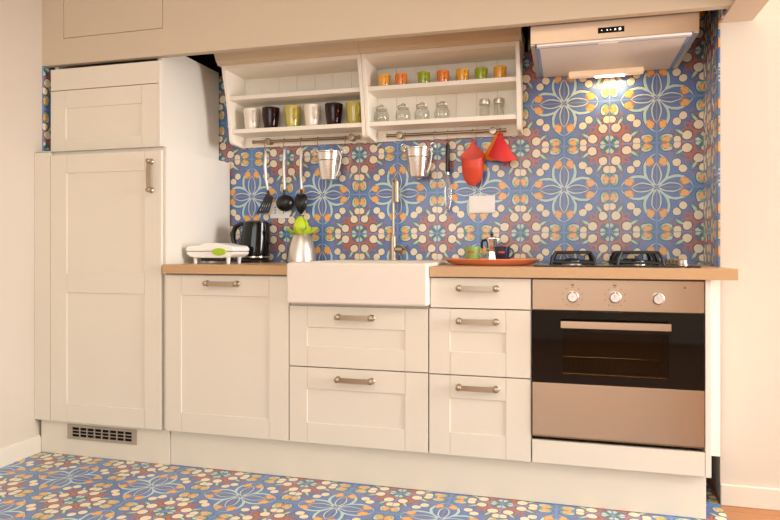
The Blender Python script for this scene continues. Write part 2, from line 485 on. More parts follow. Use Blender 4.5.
# cupboard above it
t = thing('top_cabinet', 'smaller cream cupboard on top of the tall one, tucked under the soffit', 'cabinet', (-.36, -.27, 1.432))
mb = carcass(-.668, -.074, 1.4325, 1.915, y0=-.517); mb.build('carcass', M['creamdark'], t)
front(-.669, -.074, 1.4335, 1.727, y=-.545, ml=.088, mr=.088, mt=.085, mbm=.062).build('door', M['cream'], t)
MB().box(-.669, -.074, -.545, -.523, 1.730, 1.832, .002).build('fascia', M['cream'], t)
MB().box(-.0735, -.062, -.545, -.519, 1.4335, 1.832, .0015).build('edge_strip', M['creamdark'], t)

# plinths
t = thing('plinth', 'low cream plinth under the tall cupboard with a ventilation grille', 'plinth', (-.34, -.56, 0))
mb = MB(); vx = (-.537, -.166); vz = (.082, .142)
mb.box(-.694, vx[0], -.575, -.56, .001, .156); mb.box(vx[1], .008, -.575, -.56, .001, .156)
mb.box(vx[0], vx[1], -.575, -.56, .001, vz[0]); mb.box(vx[0], vx[1], -.575, -.56, vz[1], .156)
mb.build('board', M['cream'], t)
mb = MB(); g = .022
mb.box(vx[0]-.004, vx[0]+g, -.580, -.574, vz[0]-.004, vz[1]+.004); mb.box(vx[1]-g, vx[1]+.004, -.580, -.574, vz[0]-.004, vz[1]+.004)
mb.box(vx[0]+g, vx[1]-g, -.580, -.574, vz[0]-.004, vz[0]+.008); mb.box(vx[0]+g, vx[1]-g, -.580, -.574, vz[1]-.008, vz[1]+.004)
for z in (.104, .119): mb.box(vx[0]+g, vx[1]-g, -.579, -.573, z-.0015, z+.0015)
for i in range(1, 8):
    x = vx[0]+g+(vx[1]-vx[0]-2*g)*i/8; mb.box(x-.0022, x+.0022, -.5785, -.573, vz[0], vz[1])
vent = mb.build('vent_grille', plain('grille_grey', (168, 156, 138), .45), t)
MB().box(vx[0]+.004, vx[1]-.004, -.562, -.556, vz[0]+.001, vz[1]-.001).build('vent_backing', M['shadeblack'], vent)  # black board painted as the dark hollow behind the slots
tag(MB().box(.011, 2.209, -.570, -.554, .001, .156, .0015).build('plinth', M['cream']), 'long cream plinth board running under the dishwasher front, drawers and oven', 'plinth')

# base units
t = thing('base_cabinet', 'cream base unit with one full-height door, between tall cupboard and sink drawers', 'cabinet', (.3, -.3, .16))
carcass(.0, .599, .16, .858).build('carcass', M['creamdark'], t)
d = front(.003, .598, .162, .855, ml=.080, mr=.090, mt=.088, mbm=.086).build('door', M['cream'], t)
bar_handle(.288, .821, .165).build('handle', M['nickel'], d)
t = thing('sink_cabinet', 'cream base unit with two wide drawers under the white sink', 'cabinet', (.9, -.3, .16))
carcass(.601, 1.199, .16, .742).build('carcass', M['creamdark'], t)
for z0, z1, hz_ in ((.481, .733, .691), (.162, .477, .435)):
    d = front(.602, 1.197, z0, z1, ml=.08, mr=.094, mt=.088, mbm=.085).build('drawer', M['cream'], t)
    bar_handle(.894, hz_, .165).build('handle', M['nickel'], d)
t = thing('drawer_cabinet', 'cream base unit with three narrow drawers between sink and oven', 'cabinet', (1.4, -.3, .16))
carcass(1.2065, 1.597, .16, .858).build('carcass', M['creamdark'], t)
for z0, z1, hz_, sl in ((.740, .857, .818, True), (.479, .736, .690, False), (.162, .475, .432, False)):
    d = front(1.2065 if sl else 1.202, 1.595, z0, z1, ml=.083, mr=.093, mt=.088, mbm=.09, slab=sl).build('drawer', M['cream'], t)
    bar_handle(1.394, hz_, .165).build('handle', M['nickel'], d)
t = thing('oven_housing', 'cream housing round the oven with plain bottom front and right end panel', 'cabinet', (1.9, -.3, .16))
MB().box(1.599, 2.199, -.578, -.02, .16, .178).build('bottom_panel', M['creamdark'], t)
MB().box(1.600, 2.200, FY, FY+.019, .162, .248, .002).build('bottom_front', M['cream'], t)
MB().box(2.201, 2.2205, FY, -.02, .16, .861, .0015).build('end_panel', M['creamdark'], t)
MB().box(2.222, XR-.001, -.418, -.40, .185, .861, .0015).build('filler_panel', M['creamdark'], t)

# worktops
tag(MB().box(.002, .604, -.622, -.001, .862, .902, .003).build('worktop', M['counter']), 'short oiled wooden worktop left of the sink', 'worktop')
tag(MB().poly([(1.207, -.622), (2.3025, -.622), (2.3025, YW-.001), (XR-.001, YW-.001), (2.303, -.001), (1.207, -.001)], 'z', .862, .902, .002).build('worktop', M['counter']), 'long oiled wooden worktop right of the sink, carrying tray and hob', 'worktop')

# ------------------------------------------------------------------ oven
t = thing('oven', 'built-in steel oven with black glass door under the hob', 'oven', (1.9, -.3, .26))
mb = MB(); x0, x1 = 1.601, 2.198
mb.box(x0, x1, -.575, -.05, .255, .29); mb.box(x0, x1, -.575, -.05, .70, .858); mb.box(x0, x0+.07, -.575, -.05, .29, .70); mb.box(x1-.07, x1, -.575, -.05, .29, .70); mb.box(x0, x1, -.06, -.05, .29, .70)
mb.build('casing', M['cavity'], t)
mb = MB()
for i in range(19):
    x = 1.715+i*.02; mb.tube([(x, -.56, .497), (x, -.16, .497)], .0018, 6)
mb.tube([(1.69, -.56, .497), (2.11, -.56, .497), (2.11, -.16, .497), (1.69, -.16, .497)], .0032, 8, True)
mb.tube([(1.69, -.56, .52), (1.69, -.56, .497)], .003, 6); mb.tube([(2.11, -.56, .52), (2.11, -.56, .497)], .003, 6)
mb.build('wire_rack', M['chrome'], t)
mb = MB().box(x0, x1, -.601, -.577, .742, .856, .002)
cp = mb.build('control_panel', M['steel'], t)
for x, z in ((1.748, .793), (1.897, .794), (2.044, .791)):
    k = MB().lathe([(.0225, 0), (.0225, .004), (.019, .006), (.018, .024), (.016, .027), (0, .027)], (x, -.601, z), 28, axis='y').build('knob', M['steelv'], t)
    MB().box(x-.0032, x+.0032, -.634, -.603, z+.001, z+.0225, .001).build('pointer', M['steelv'], k)
ink = plain('dial_ink', (128, 100, 76), .5)
for x in (1.748, 1.897):
    mb = MB()
    for i in range(9):
        a = math.radians(90+(i-4)*36); mb.box(x+.036*math.cos(a)-.0022, x+.036*math.cos(a)+.0022, -.6015, -.6009, .793+.036*math.sin(a)-.0022, .793+.036*math.sin(a)+.0022)
    mb.box(x-.006, x+.006, -.6015, -.6009, .834, .840)
    mb.build('dial_markings', ink, cp)
mb = MB().lathe([(.0035, 0), (.003, .001), (0, .0012)], (2.134, -.601, .832), 12, axis='y')
mb.build('indicator_light', plain('indicator_red', (120, 34, 20), .3), cp)
# door: black glass with a clear window
wx0, wx1, wz0_, wz1_ = 1.712, 2.080, .500, .664
mb = MB(); y0, y1 = -.603, -.582
mb.box(x0, wx0, y0, y1, .4705, .738); mb.box(wx1, x1, y0, y1, .4705, .738); mb.box(wx0, wx1, y0, y1, .4705, wz0_); mb.box(wx0, wx1, y0, y1, wz1_, .738)
door = mb.build('door', M['ovenblack'], t)
MB().box(wx0-.0005, wx1+.0005, y0+.0005, y0+.004, wz0_-.0005, wz1_+.0005).build('window', M['ovenwin'], door)
MB().box(x0, x1, -.605, -.582, .268, .468, .002).build('lower_panel', M['steel'], door)
mb = MB().box(1.705, 2.083, -.652, -.640, .680, .706, .002)
for x in (1.726, 2.062): mb.box(x-.008, x+.008, -.641, -.602, .686, .700, .001)
mb.build('handle', M['steel'], door)
mb = MB().box(1.84, 1.91, -.596, -.578, .738, .7415); mb.build('vent_slot', M['black'], door)

# ------------------------------------------------------------------ sink and tap
def sink():
    t = thing('sink', 'white ceramic apron-front sink set between the two worktops', 'sink', (.905, -.32, .745))
    X0, X1, Y0, Y1, Z0, Z1 = .6065, 1.2050, -.645, -.004, .7455, .916
    bm = bmesh.new()
    def V(*p): return bm.verts.new(p)
    lo = [V(X0, Y0, Z0), V(X1, Y0, Z0), V(X1, Y1, Z0), V(X0, Y1, Z0)]; hi = [V(X0, Y0, Z1), V(X1, Y0, Z1), V(X1, Y1, Z1), V(X0, Y1, Z1)]
    a, b_, c, d = X0+.035, X1-.035, Y0+.035, Y1-.13
    it = [V(a, c, Z1), V(b_, c, Z1), V(b_, d, Z1), V(a, d, Z1)]; ib = [V(a+.01, c+.01, .765), V(b_-.01, c+.01, .765), V(b_-.01, d-.01, .765), V(a+.01, d-.01, .765)]
    bm.faces.new(lo[::-1])
    for i in range(4):
        j = (i+1) % 4
        bm.faces.new((lo[i], lo[j], hi[j], hi[i])); bm.faces.new((hi[i], hi[j], it[j], it[i])); bm.faces.new((it[i], it[j], ib[j], ib[i]))
    bm.faces.new(ib)
    bmesh.ops.recalc_face_normals(bm, faces=bm.faces)
    bmesh.ops.bevel(bm, geom=list(bm.edges), offset=.011, segments=4, affect='EDGES', profile=.5, clamp_overlap=True)
    mb = MB(); mb.add(bm); mb.build('basin', M['ceramic'], t)
    MB().lathe([(0, 0), (.04, 0), (.04, .002), (.03, .003), (0, .002)], (.905, -.36, .765), 24).build('drain', M['chrome'], t)
sink()
t = thing('kitchen_tap', 'slim tall steel tap with pull-down spray head on the sink back ledge', 'tap', (.912, -.075, .916))
MB().lathe([(.019, 0), (.019, .005), (.0165, .008), (.0165, .112), (.012, .122), (0, .123)], (.912, -.075, .9165), 24).build('body', M['nickel'], t)
MB().tube([(.912, -.075, 1.03), (.912, -.075, 1.30)] + arc((.9215, -.083, 1.30), .0105, PI, 0, 8, 'xz') + [(.932, -.086, 1.295)], .0068, 12).build('spout_pipe', M['nickel'], t)
MB().lathe([(0, 0), (.010, 0), (.0125, .004), (.0125, .10), (.009, .108), (0, .109)], (.932, -.086, 1.196), 20).build('spray_head', M['nickel'], t)
mb = MB().lathe([(.0, 0), (.0165, 0), (.0165, .034), (.0, .036)], (.925, -.075, .968), 20, axis='x')
mb.tube([(.959, -.075, .968), (.98, -.085, .973), (.99, -.10, .985)], [.006, .005, .004], 10)
mb.build('lever', M['nickel'], t)

# ------------------------------------------------------------------ hob
t = thing('gas_hob', 'black gas hob with iron grates set in the right worktop', 'hob', (1.9, -.29, .902))
MB().box(1.603, 2.20, -.535, -.055, .9023, .9075, .002).build('glass_plate', M['blackgloss'], t)
MB().box(1.609, 2.194, -.529, -.061, .9072, .9082).build('top_surface', plain('hob_enamel', (70, 70, 72), .2), t)
def burner(x, y, r):
    b_ = MB().lathe([(r*1.25, 0), (r*1.25, .004), (r, .007), (r, .014), (0, .014)], (x, y, .908), 28).build('burner', M['steelv'], t)
    MB().lathe([(r*1.02, 0), (r*1.02, .004), (r*.9, .008), (0, .009)], (x, y, .922), 28).build('cap', M['iron'], b_)
def grate(x, y, h=.082, H=.957):
    mb = MB(); k = .066; r = .0058
    mb.tube([(x-k, y-k, H), (x+k, y-k, H), (x+k, y+k, H), (x-k, y+k, H)], r, 8, True)
    mb.tube([(x-h, y-h, .918), (x+h, y-h, .918), (x+h, y+h, .918), (x-h, y+h, .918)], r*.9, 8, True)
    for sx in (-1, 1):
        for sy in (-1, 1):
            mb.tube([(x+sx*k, y+sy*k, H), (x+sx*(h-.004), y+sy*(h-.004), .935), (x+sx*h, y+sy*h, .909)], [r, r*1.15, r*1.15], 8)
    for dx, dy in ((1, 0), (-1, 0), (0, 1), (0, -1)):
        mb.tube([(x+dx*k, y+dy*k, H), (x+dx*.026, y+dy*.026, H-.002)], r*.8, 8)
    mb.build('grate', M['iron'], t)
for x, y, r in ((1.750, -.42, .034), (1.750, -.17, .026), (1.995, -.42, .024), (1.995, -.17, .034)): burner(x, y, r); grate(x, y)
for y in (-.17, -.26, -.35, -.44):
    MB().lathe([(.024, 0), (.024, .005), (.021, .007), (.020, .020), (.017, .023), (0, .023)], (2.148, y, .908), 22).build('knob', M['nickel'], t)

# ------------------------------------------------------------------ range hood
t = thing('range_hood', 'steel range hood above the hob with its lamp lit', 'range hood', (1.9, -.25, 1.775))
hx0_, hx1_ = 1.589, 2.199
mb = MB()
mb.box(hx0_, hx0_+.018, -.497, -.006, 1.772, 1.85, .001); mb.box(hx1_-.018, hx1_, -.497, -.006, 1.772, 1.85, .001)
mb.box(hx0_+.018, hx1_-.018, -.0115, -.006, 1.772, 1.85); mb.box(hx0_+.018, hx1_-.018, -.49, -.02, 1.79, 1.85)
mb.box(1.72, 2.07, -.30, -.01, 1.85, 2.10)
mb.build('body', M['steelv'], t)
fp = MB().box(hx0_, hx1_, -.506, -.4975, 1.776, 1.849, .0012).build('front_panel', brushed('hood_steel', (190, 164, 138), .34), t)
MB().box(1.842, 1.938, -.5075, -.505, 1.797, 1.818).build('display', M['display'], fp)
mb = MB()
for x, s_ in ((1.856, .0018), (1.876, .0022), (1.888, .0018), (1.905, .003), (1.922, .0042)): mb.box(x-s_, x+s_, -.5082, -.507, 1.8075-s_, 1.8075+s_)
mb.build('display_symbols', M['dot'], fp)
f = MB().box(1.622, 2.166, -.468, -.012, 1.771, 1.789, .002).build('filter', M['filter'], t)
MB().box(1.845, 1.916, -.478, -.462, 1.7665, 1.7715, .001).build('filter_latch', M['white'], f)
MB().box(1.612, 2.176, -.496, -.470, 1.7685, 1.789, .002).build('front_lip', M['white'], t)
mb = MB(); mb.box(1.608, 1.6225, -.468, -.012, 1.7700, 1.7895); mb.box(2.1655, 2.180, -.468, -.012, 1.7700, 1.7895); mb.box(1.612, 2.176, -.4705, -.467, 1.768, 1.775)
mb.build('protective_film', M['film'], t)
lc = MB().box(1.735, 2.055, -.085, -.045, 1.744, 1.7715, .009, 3).build('lamp_cover', M['lampcover'], t)
MB().box(1.85, 1.975, -.079, -.051, 1.7415, 1.7455, .0015).build('bulb', M['bulb'], lc)

# ------------------------------------------------------------------ wall shelves
def shelf_unit(x0, x1, label, rounded_right):
    t = thing('wall_shelf', label, 'shelf', ((x0+x1)/2, -.1, 1.5), 'wall shelf units')
    T = .018
    prof = [(-.006, 1.884), (-.225, 1.884), (-.215, 1.835), (-.196, 1.775), (-.183, 1.73), (-.168, 1.66), (-.155, 1.58), (-.148, 1.525), (-.140, 1.512), (-.126, 1.506), (-.006, 1.500)]
    for a in (x0, x1-T): MB().poly(prof, 'x', a, a+T, .0012, 1).build('side_panel', M['shelfpaint'], t)
    MB().box(x0+T, x1-T, -.222, -.014, 1.866, 1.884, .001).build('top_board', M['shelfpaint'], t)
    MB().box(x0+T, x1-T, -.178, -.014, 1.721, 1.742, .0015).build('shelf_board', M['shelfpaint'], t)
    MB().box(x0+T, x1-T, -.150, -.014, 1.558, 1.579, .0015).build('shelf_board', M['shelfpaint'], t)
    mb = MB(); n = 7; w = (x1-x0-2*T)/n
    for i in range(n): mb.box(x0+T+i*w+.0004, x0+T+(i+1)*w-.0004, -.014, -.004, 1.505, 1.884, .0015)
    mb.build('back_panel', M['shelfpaint'], t)
    mb = MB()
    cor = [(-.235, 1.884), (-.238, 1.892), (-.250, 1.900), (-.268, 1.930), (-.272, 1.938), (-.272, 1.952), (-.02, 1.952), (-.02, 1.884)]
    mb.poly(cor, 'x', x0-(.016 if not rounded_right else 0), x1+(.010 if rounded_right else 0), .0012, 1)
    mb.build('cornice', plain('cornice_paint', (214, 196, 166), .5, var=.03), t)
shelf_unit(.064, .794, 'cream open wall shelf with two rows, holding six mugs on its lower board', False)
shelf_unit(.7955, 1.527, 'cream open wall shelf next to the hood, holding bright espresso cups and glass jars', True)

# mugs
def mug(x, y, z, mat, label, r=.043, r0=.030, h=.108, ha=-50):
    t = thing('mug', label, 'mug', (x, y, z), 'mugs on the lower shelf')
    prof = [(0, 0), (r0, 0), (r0+.003, .004)] + [(r0+.003+(r-r0-.003)*(1-(1-i/8)**1.6), .004+(h-.004)*i/8) for i in range(1, 9)]
    prof += [(r-.0015, h+.001), (r-.0035, h)] + [(r0+(r-.0035-r0)*(1-(1-i/6)**1.6), .006+(h-.006)*i/6) for i in range(5, -1, -1)] + [(0, .006)]
    MB().lathe(prof, (x, y, z), 32).build('body', mat, t)
    a = math.radians(ha); dx, dy = math.cos(a), math.sin(a)
    pts = []
    for i in range(11):
        q = -PI/2+PI*i/10; R = .5*h*.5
        o = r*.78+.024*math.cos(q)+.004*math.sin(q); pts.append((x+dx*o, y+dy*o, z+h*.60+.027*math.sin(q)))
    MB().tube(pts, .0058, 10).build('handle', mat, t)
Z2 = 1.579
mug(.165, -.095, Z2, M['mugwhite'], 'white mug at the left end of the mug shelf')
mug(.272, -.095, Z2, M['mugbrown'], 'dark brown mug between the leftmost white mug and a yellow mug', r=.045)
mug(.391, -.095, Z2, M['mugyellow'], 'yellow-green mug standing between a dark brown and a white mug')
mug(.498, -.095, Z2, M['mugwhite'], 'white mug between a yellow mug and the right-hand dark brown mug')
mug(.613, -.095, Z2, M['mugbrown'], 'dark brown mug second from the right on the mug shelf', r=.045)
mug(.720, -.095, Z2, M['mugyellow'], 'yellow-green mug at the right end of the mug shelf')
# espresso cups
def espresso(x, mat, label):
    y, z, r, h = -.118, 1.742, .0305, .062
    t = thing('espresso_cup', label, 'cup', (x, y, z), 'espresso cups on the upper shelf')
    prof = [(0, 0), (.021, 0), (.0245, .003), (.0275, .02), (r, h-.001), (r-.001, h), (r-.003, h-.001), (.0245, .02), (.021, .005), (0, .005)]
    MB().lathe(prof, (x, y, z), 28).build('body', mat, t)
    a = math.radians(-62); dx, dy = math.cos(a), math.sin(a); pts = []
    for i in range(9):
        q = -PI/2+PI*i/8; o = .026+.015*math.cos(q); pts.append((x+dx*o, y+dy*o, z+.036+.015*math.sin(q)))
    MB().tube(pts, .0036, 8).build('handle', mat, t)
for x, m_, l in ((.880, 'amber', 'amber espresso cup at the left end of the cup row'), (.963, 'corange', 'orange espresso cup second from left, beside the first amber one'),
                 (1.074, 'cgreen', 'lime green espresso cup between two orange cups'), (1.166, 'corange', 'orange espresso cup in the middle of the row, right of a green one'),
                 (1.259, 'amber', 'amber espresso cup between an orange and a green cup'), (1.345, 'cgreen', 'lime green espresso cup second from the right, between two amber cups'),
                 (1.432, 'amber', 'amber espresso cup at the right end of the cup row')):
    espresso(x, M[m_], l)
# glass jars
def jar(x, label):
    y, z = -.098, Z2
    t = thing('glass_jar', label, 'jar', (x, y, z), 'round glass jars with clip lids')
    out = [(0, 0), (.026, 0), (.033, .006), (.0375, .022), (.037, .038), (.031, .054), (.024, .062), (.024, .066)]
    inn = [(.0225, .066), (.0225, .061), (.029, .053), (.035, .038), (.0355, .022), (.031, .008), (.024, .003), (0, .003)]
    MB().lathe(out+inn, (x, y, z), 28).build('body', M['glass'], t)
    lid = MB().lathe([(.0, .0), (.021, 0), (.0255, .003), (.0255, .007), (.015, .013), (0, .0145)], (x, y, z+.0662), 24).build('lid', M['glass'], t)
    mb = MB(); mb.lathe([(.0262, 0), (.0275, .0012), (.0262, .0024)], (x, y, z+.0635), 24, closed=True)
    mb.tube([(x-.020, y-.018, z+.066), (x-.022, y-.026, z+.074), (x-.006, y-.027, z+.077), (x+.004, y-.022, z+.086), (x+.020, y-.024, z+.078), (x+.024, y-.016, z+.066)], .0019, 6)
    mb.tube([(x-.026, y, z+.066), (x-.018, y, z+.0825), (x+.014, y, z+.084), (x+.026, y, z+.066)], .0017, 6)
    mb.build('wire_clip', M['nickel'], lid)
for x, l in ((.860, 'round glass clip-lid jar at the left end of the jar row'), (.968, 'round glass clip-lid jar second from left in the jar row'),
             (1.061, 'round glass clip-lid jar third from left in the jar row'), (1.158, 'round glass clip-lid jar nearest the tall shakers')): jar(x, l)
def shaker(x, label):
    y, z = -.098, Z2
    t = thing('glass_shaker', label, 'shaker', (x, y, z), 'tall glass shakers with metal tops')
    MB().lathe([(0, 0), (.0225, 0), (.024, .002), (.0235, .066), (.0215, .066), (.0215, .006), (0, .006)], (x, y, z), 24).build('body', M['glass'], t)
    MB().lathe([(.0252, 0), (.0256, .002), (.0256, .019), (.023, .023), (0, .024)], (x, y, z+.0625), 24).build('lid', M['steelv'], t)
shaker(1.358, 'tall glass shaker with steel lid, the one nearer the round jars')
shaker(1.425, 'tall glass shaker with steel lid at the right end of the shelf')

# ------------------------------------------------------------------ rails, hooks and what hangs on them
RZ, RYY = 1.527, -.052
def rail(x0, x1, bx, label):
    t = thing('hanging_rail', label, 'rail', ((x0+x1)/2, -.014, RZ), 'steel utensil rails')
    MB().tube([(x0, RYY, RZ), (x1, RYY, RZ)], .0075, 12).build('rod', M['railsteel'], t)
    for x in bx:
        mb = MB().lathe([(.014, 0), (.014, .003), (.007, .006), (.007, .028), (.0165, .029), (.0175, .038), (.0165, .047), (.0, .0485)], (x, -.0145, RZ), 18, axis='y')
        mb.build('bracket', M['railsteel'], t)
    for x, s_ in ((x0, -1), (x1, 1)):
        MB().lathe([(0, 0), (.009, 0), (.009, .010), (0, .011)], (x-(.008 if s_ > 0 else .003), RYY, RZ), 16, axis='x').build('end_cap', M['railsteel'], t)
rail(.150, .735, (.235, .690), 'steel utensil rail under the mug shelf')
rail(.875, 1.452, (.938, 1.392), 'steel utensil rail under the espresso cup shelf')
def hook(x, label):
    r = .0103
    pts = arc((x, RYY, RZ), r, PI*1.05, -.1, 10, 'yz')
    pts = [(p[0], p[1], p[2]) for p in pts]
    # over the rod from the wall side to the front, down, then up again as the lower hook
    pts = arc((x, RYY, RZ), r, .15, PI, 10, 'yz') + [(x, RYY-r, RZ-.018)] + arc((x, RYY-r+.0085, RZ-.030), .0085, PI, 2*PI+.5, 10, 'yz')
    tag(MB().tube(pts, .0021, 8).build('rail_hook', M['railsteel']), label, 'hook', 'hooks on the rails')
HB = RZ-.0385                 # seat of the lower hook
HY = RYY-.001                 # its depth
for x, l in ((.221, 'steel hook carrying the black slotted spatula'), (.326, 'steel hook carrying the black soup ladle'), (.420, 'steel hook carrying the black serving spoon'),
             (.512, 'steel hook at the left ear of the bucket under the mug shelf'), (.660, 'steel hook at the right ear of the bucket under the mug shelf'),
             (.968, 'steel hook at the left ear of the bucket right of the tap'), (1.112, 'steel hook at the right ear of the bucket right of the tap'),
             (1.177, 'steel hook carrying the balloon whisk'), (1.297, 'steel hook carrying the red pocket pot holder'), (1.425, 'steel hook carrying the red and orange fan-shaped pot holder')):
    hook(x, l)
def loop(mb, x, r=.006, y=HY, z=HB): mb.tube(arc((x, y, z-r+.0015), r, 0, 2*PI, 16, 'xz')[:-1], .0016, 6, True)

# spatula
t = thing('spatula', 'black slotted spatula with pale steel handle, hanging leftmost on the rail', 'spatula', (.225, HY, 1.2), 'hanging utensils')
mb = MB(); loop(mb, .221)
mb.tube([(.221, HY, 1.478), (.222, HY-.002, 1.45), (.221, HY-.005, 1.40), (.224, HY-.002, 1.33), (.233, HY, 1.285), (.236, HY, 1.262)], [.004, .0085, .0095, .008, .006, .005], 10)
mb.build('handle', M['steelv'], t)
mb = MB()
def Q(u, v):      # blade corners, u across, v downwards
    a, b_, c, d = Vector((.226, HY, 1.258)), Vector((.266, HY, 1.238)), Vector((.246, HY-.012, 1.158)), Vector((.172, HY-.012, 1.152))
    return (a*(1-u)+b_*u)*(1-v)+(d*(1-u)+c*u)*v
def cell(u0, u1, v0, v1):
    mb.sheet([[Q(u0+(u1-u0)*i/2, v0+(v1-v0)*j/4) for i in range(3)] for j in range(5)], .0025)
cell(0, 1, 0, .42); cell(0, 1, .86, 1)
for k in range(5): cell(k*.2+(0 if k == 0 else .05), (k+1)*.2-(0 if k == 4 else .04), .40, .88)
mb.tube([(.234, HY, 1.275), (.240, HY-.001, 1.245)], .006, 8)
mb.build('blade', M['black'], t)
# ladle
t = thing('ladle', 'black soup ladle with pale steel handle hanging between spatula and serving spoon', 'ladle', (.326, HY, 1.2), 'hanging utensils')
mb = MB(); loop(mb, .326)
mb.tube([(.326, HY, 1.478), (.326, HY, 1.45), (.326, HY-.003, 1.38), (.327, HY, 1.30), (.327, HY, 1.258)], [.004, .009, .0095, .007, .0055], 10)
mb.build('handle', M['steelv'], t)
mb = MB(); mb.tube([(.327, HY, 1.275), (.327, HY-.002, 1.235)], [.007, .008], 8)
out = [(.050*math.cos(a), .042*math.sin(a)) for a in [math.radians(i*9) for i in range(10)]]
inn = [(.047*math.cos(a), .039*math.sin(a)) for a in [math.radians(i*9) for i in range(10)]]
mb.lathe([(0, .039)]+inn[::-1][1:]+out[:-1]+[(0, .042)], (.331, HY+.005, 1.206), 30, sy=.88, axis='y')
mb.build('bowl', M['black'], t)
# serving spoon
t = thing('serving_spoon', 'black deep serving spoon with pale steel handle, hanging beside the bucket', 'spoon', (.421, HY, 1.2), 'hanging utensils')
mb = MB(); loop(mb, .420)
mb.tube([(.420, HY, 1.478), (.420, HY, 1.45), (.4205, HY-.003, 1.38), (.421, HY, 1.30), (.421, HY, 1.258)], [.004, .009, .0095, .007, .0055], 10)
mb.build('handle', M['steelv'], t)
mb = MB(); mb.tube([(.421, HY, 1.275), (.421, HY, 1.245)], [.007, .009], 8)
rows = []
for i in range(13):
    v = i/12; z = 1.250-.103*v; w = .0335*math.sin(PI*(.12+.88*v)**.8)**.75+.002 if v < 1 else .004
    rows.append([(.421+w*math.sin(q), HY-.004-.020*math.sin(PI*min(1, v*1.02))*math.cos(q), z) for q in [(-.5+k/8)*PI for k in range(9)]])
mb.sheet(rows, .003)
mb.build('bowl', M['black'], t)
# buckets
def bucket(x, y, zt, label):
    h = .138; rt, rb = .064, .040
    t = thing('steel_bucket', label, 'bucket', (x, y, zt-h), 'small steel buckets on the rails')
    prof = [(0, 0), (rb, 0), (rb+.002, .003), (rb+.0165, .092), (rb+.0195, .094), (rb+.0175, .098), (rt-.001, h-.006), (rt+.003, h-.004), (rt+.0035, h), (rt, h+.001), (rt-.002, h-.004), (rb, .005), (0, .004)]
    MB().lathe(prof, (x, y, zt-h), 36).build('pail', M['tin'], t)
    for s_ in (-1, 1):
        mb = MB().tube(arc((x+s_*(rt+.009), y, zt+.012), .012, 0, 2*PI, 16, 'xz')[:-1], .0017, 6, True)
        mb.box(x+s_*(rt+.0035)-.004, x+s_*(rt+.0035)+.004, y-.006, y+.006, zt-.012, zt+.003, .001)
        mb.build('ear', M['chrome'], t)
    mb = MB(); pts = [(x+.062, y-.022, zt-.006), (x+.074, y-.03, zt-.03), (x+.066, y-.034, zt-.085), (x+.052, y-.036, zt-.122)]
    rows = [[(p[0]-.003, p[1], p[2]) for p in pts], [(p[0], p[1]-.002, p[2]) for p in pts], [(p[0]+.003, p[1], p[2]) for p in pts]]
    mb.sheet(rows, .002); mb.build('bail_handle', M['white'], t)
bucket(.586, -.090, 1.452, 'small steel bucket hanging under the mug shelf')
bucket(1.040, -.090, 1.452, 'small steel bucket hanging between tap and whisk')
# whisk
t = thing('whisk', 'balloon whisk with black handle hanging between bucket and red pot holder', 'whisk', (1.177, HY, 1.2), 'hanging utensils')
mb = MB(); loop(mb, 1.177)
mb.tube([(1.177, HY, 1.478), (1.177, HY, 1.465), (1.177, HY, 1.40), (1.177, HY, 1.345), (1.177, HY, 1.335)], [.004, .010, .0105, .0105, .008], 12)
mb.build('handle', M['black'], t)
mb = MB(); mb.lathe([(.008, 0), (.009, .012), (.0, .0125)], (1.177, HY, 1.326), 14)
for k in range(5):
    a = PI*k/5; pts = []
    for i in range(17):
        q = -1+2*i/16; w = .022*math.sin(PI*(1-abs(q))**.55)*(1 if q > 0 else -1) if abs(q) < .999 else 0
        s_ = math.copysign(.021*math.sin(PI/2*min(1, (1-abs(q))*2.2))*abs(q)**.35, q)
        pts.append((1.177+s_*math.cos(a), HY+s_*math.sin(a), 1.147+.18*abs(q)**1.15))
    mb.tube(pts, .0009, 5)
mb.build('wires', M['chrome'], t)
# pocket pot holder
t = thing('pocket_pot_holder', 'red silicone pocket pot holder hanging above the white switch plate', 'pot holder', (1.297, -.06, 1.27), 'silicone pot holders')
rows = []; xc, yc = 1.299, -.064
for i in range(19):
    v = (i/18)**.8; row = []
    for k in range(37):
        q = -PI+2*PI*k/36; cq = math.cos(q)
        zt_ = 1.386+(1-cq)/2*.052+max(0, -cq)**3*.044
        z = 1.268+(zt_-1.268)*v
        w = .051*math.sqrt(max(.01, 1-((1.350-z)/.0825)**2)) if z < 1.350 else .051+.006*(min(z, 1.42)-1.350)/.07
        if z > 1.42: w *= max(.16, 1-((z-1.42)/.068)**1.4)
        dep = .046*min(1, .25+(z-1.268)/.11) if cq > 0 else .020
        row.append((xc+w*math.sin(q), yc-dep*cq, z))
    rows.append(row)
mb = MB().sheet(rows, .0035)
ph = mb.build('pocket', M['silicone'], t, angle=60)
mb = MB().tube(arc((1.297, HY, 1.482), .009, 0, 2*PI, 16, 'xz')[:-1], .0035, 8, True); mb.build('hanging_loop', M['silicone'], t)
# fan-shaped pot holder
t = thing('fan_pot_holder', 'red and orange fan-shaped silicone pot holder at the right end of the rail', 'pot holder', (1.426, -.06, 1.37), 'silicone pot holders')
def fan(ap, pts, bulge, thick, n=12):
    rows = []
    for j in range(n+1):
        v = j/n; row = []
        for i in range(n+1):
            u = i/n; k = u*(len(pts)-1); i0 = min(int(k), len(pts)-2); fr = k-i0
            e = Vector(pts[i0])*(1-fr)+Vector(pts[i0+1])*fr
            p = Vector(ap[0])*(1-u)+Vector(ap[1])*u
            p = p*(1-v)+e*v; p.y -= bulge*math.sin(PI*u)**.8*math.sin(PI/2*v)
            row.append(p)
        rows.append(row)
    return MB().sheet(rows, thick)
fan(((1.420, -.072, 1.505), (1.437, -.072, 1.495)), [(1.372, -.082, 1.405), (1.400, -.086, 1.386), (1.44, -.086, 1.372), (1.475, -.082, 1.374), (1.505, -.078, 1.384)], .030, .004).build('front_shell', M['siliconein'], t, angle=60)
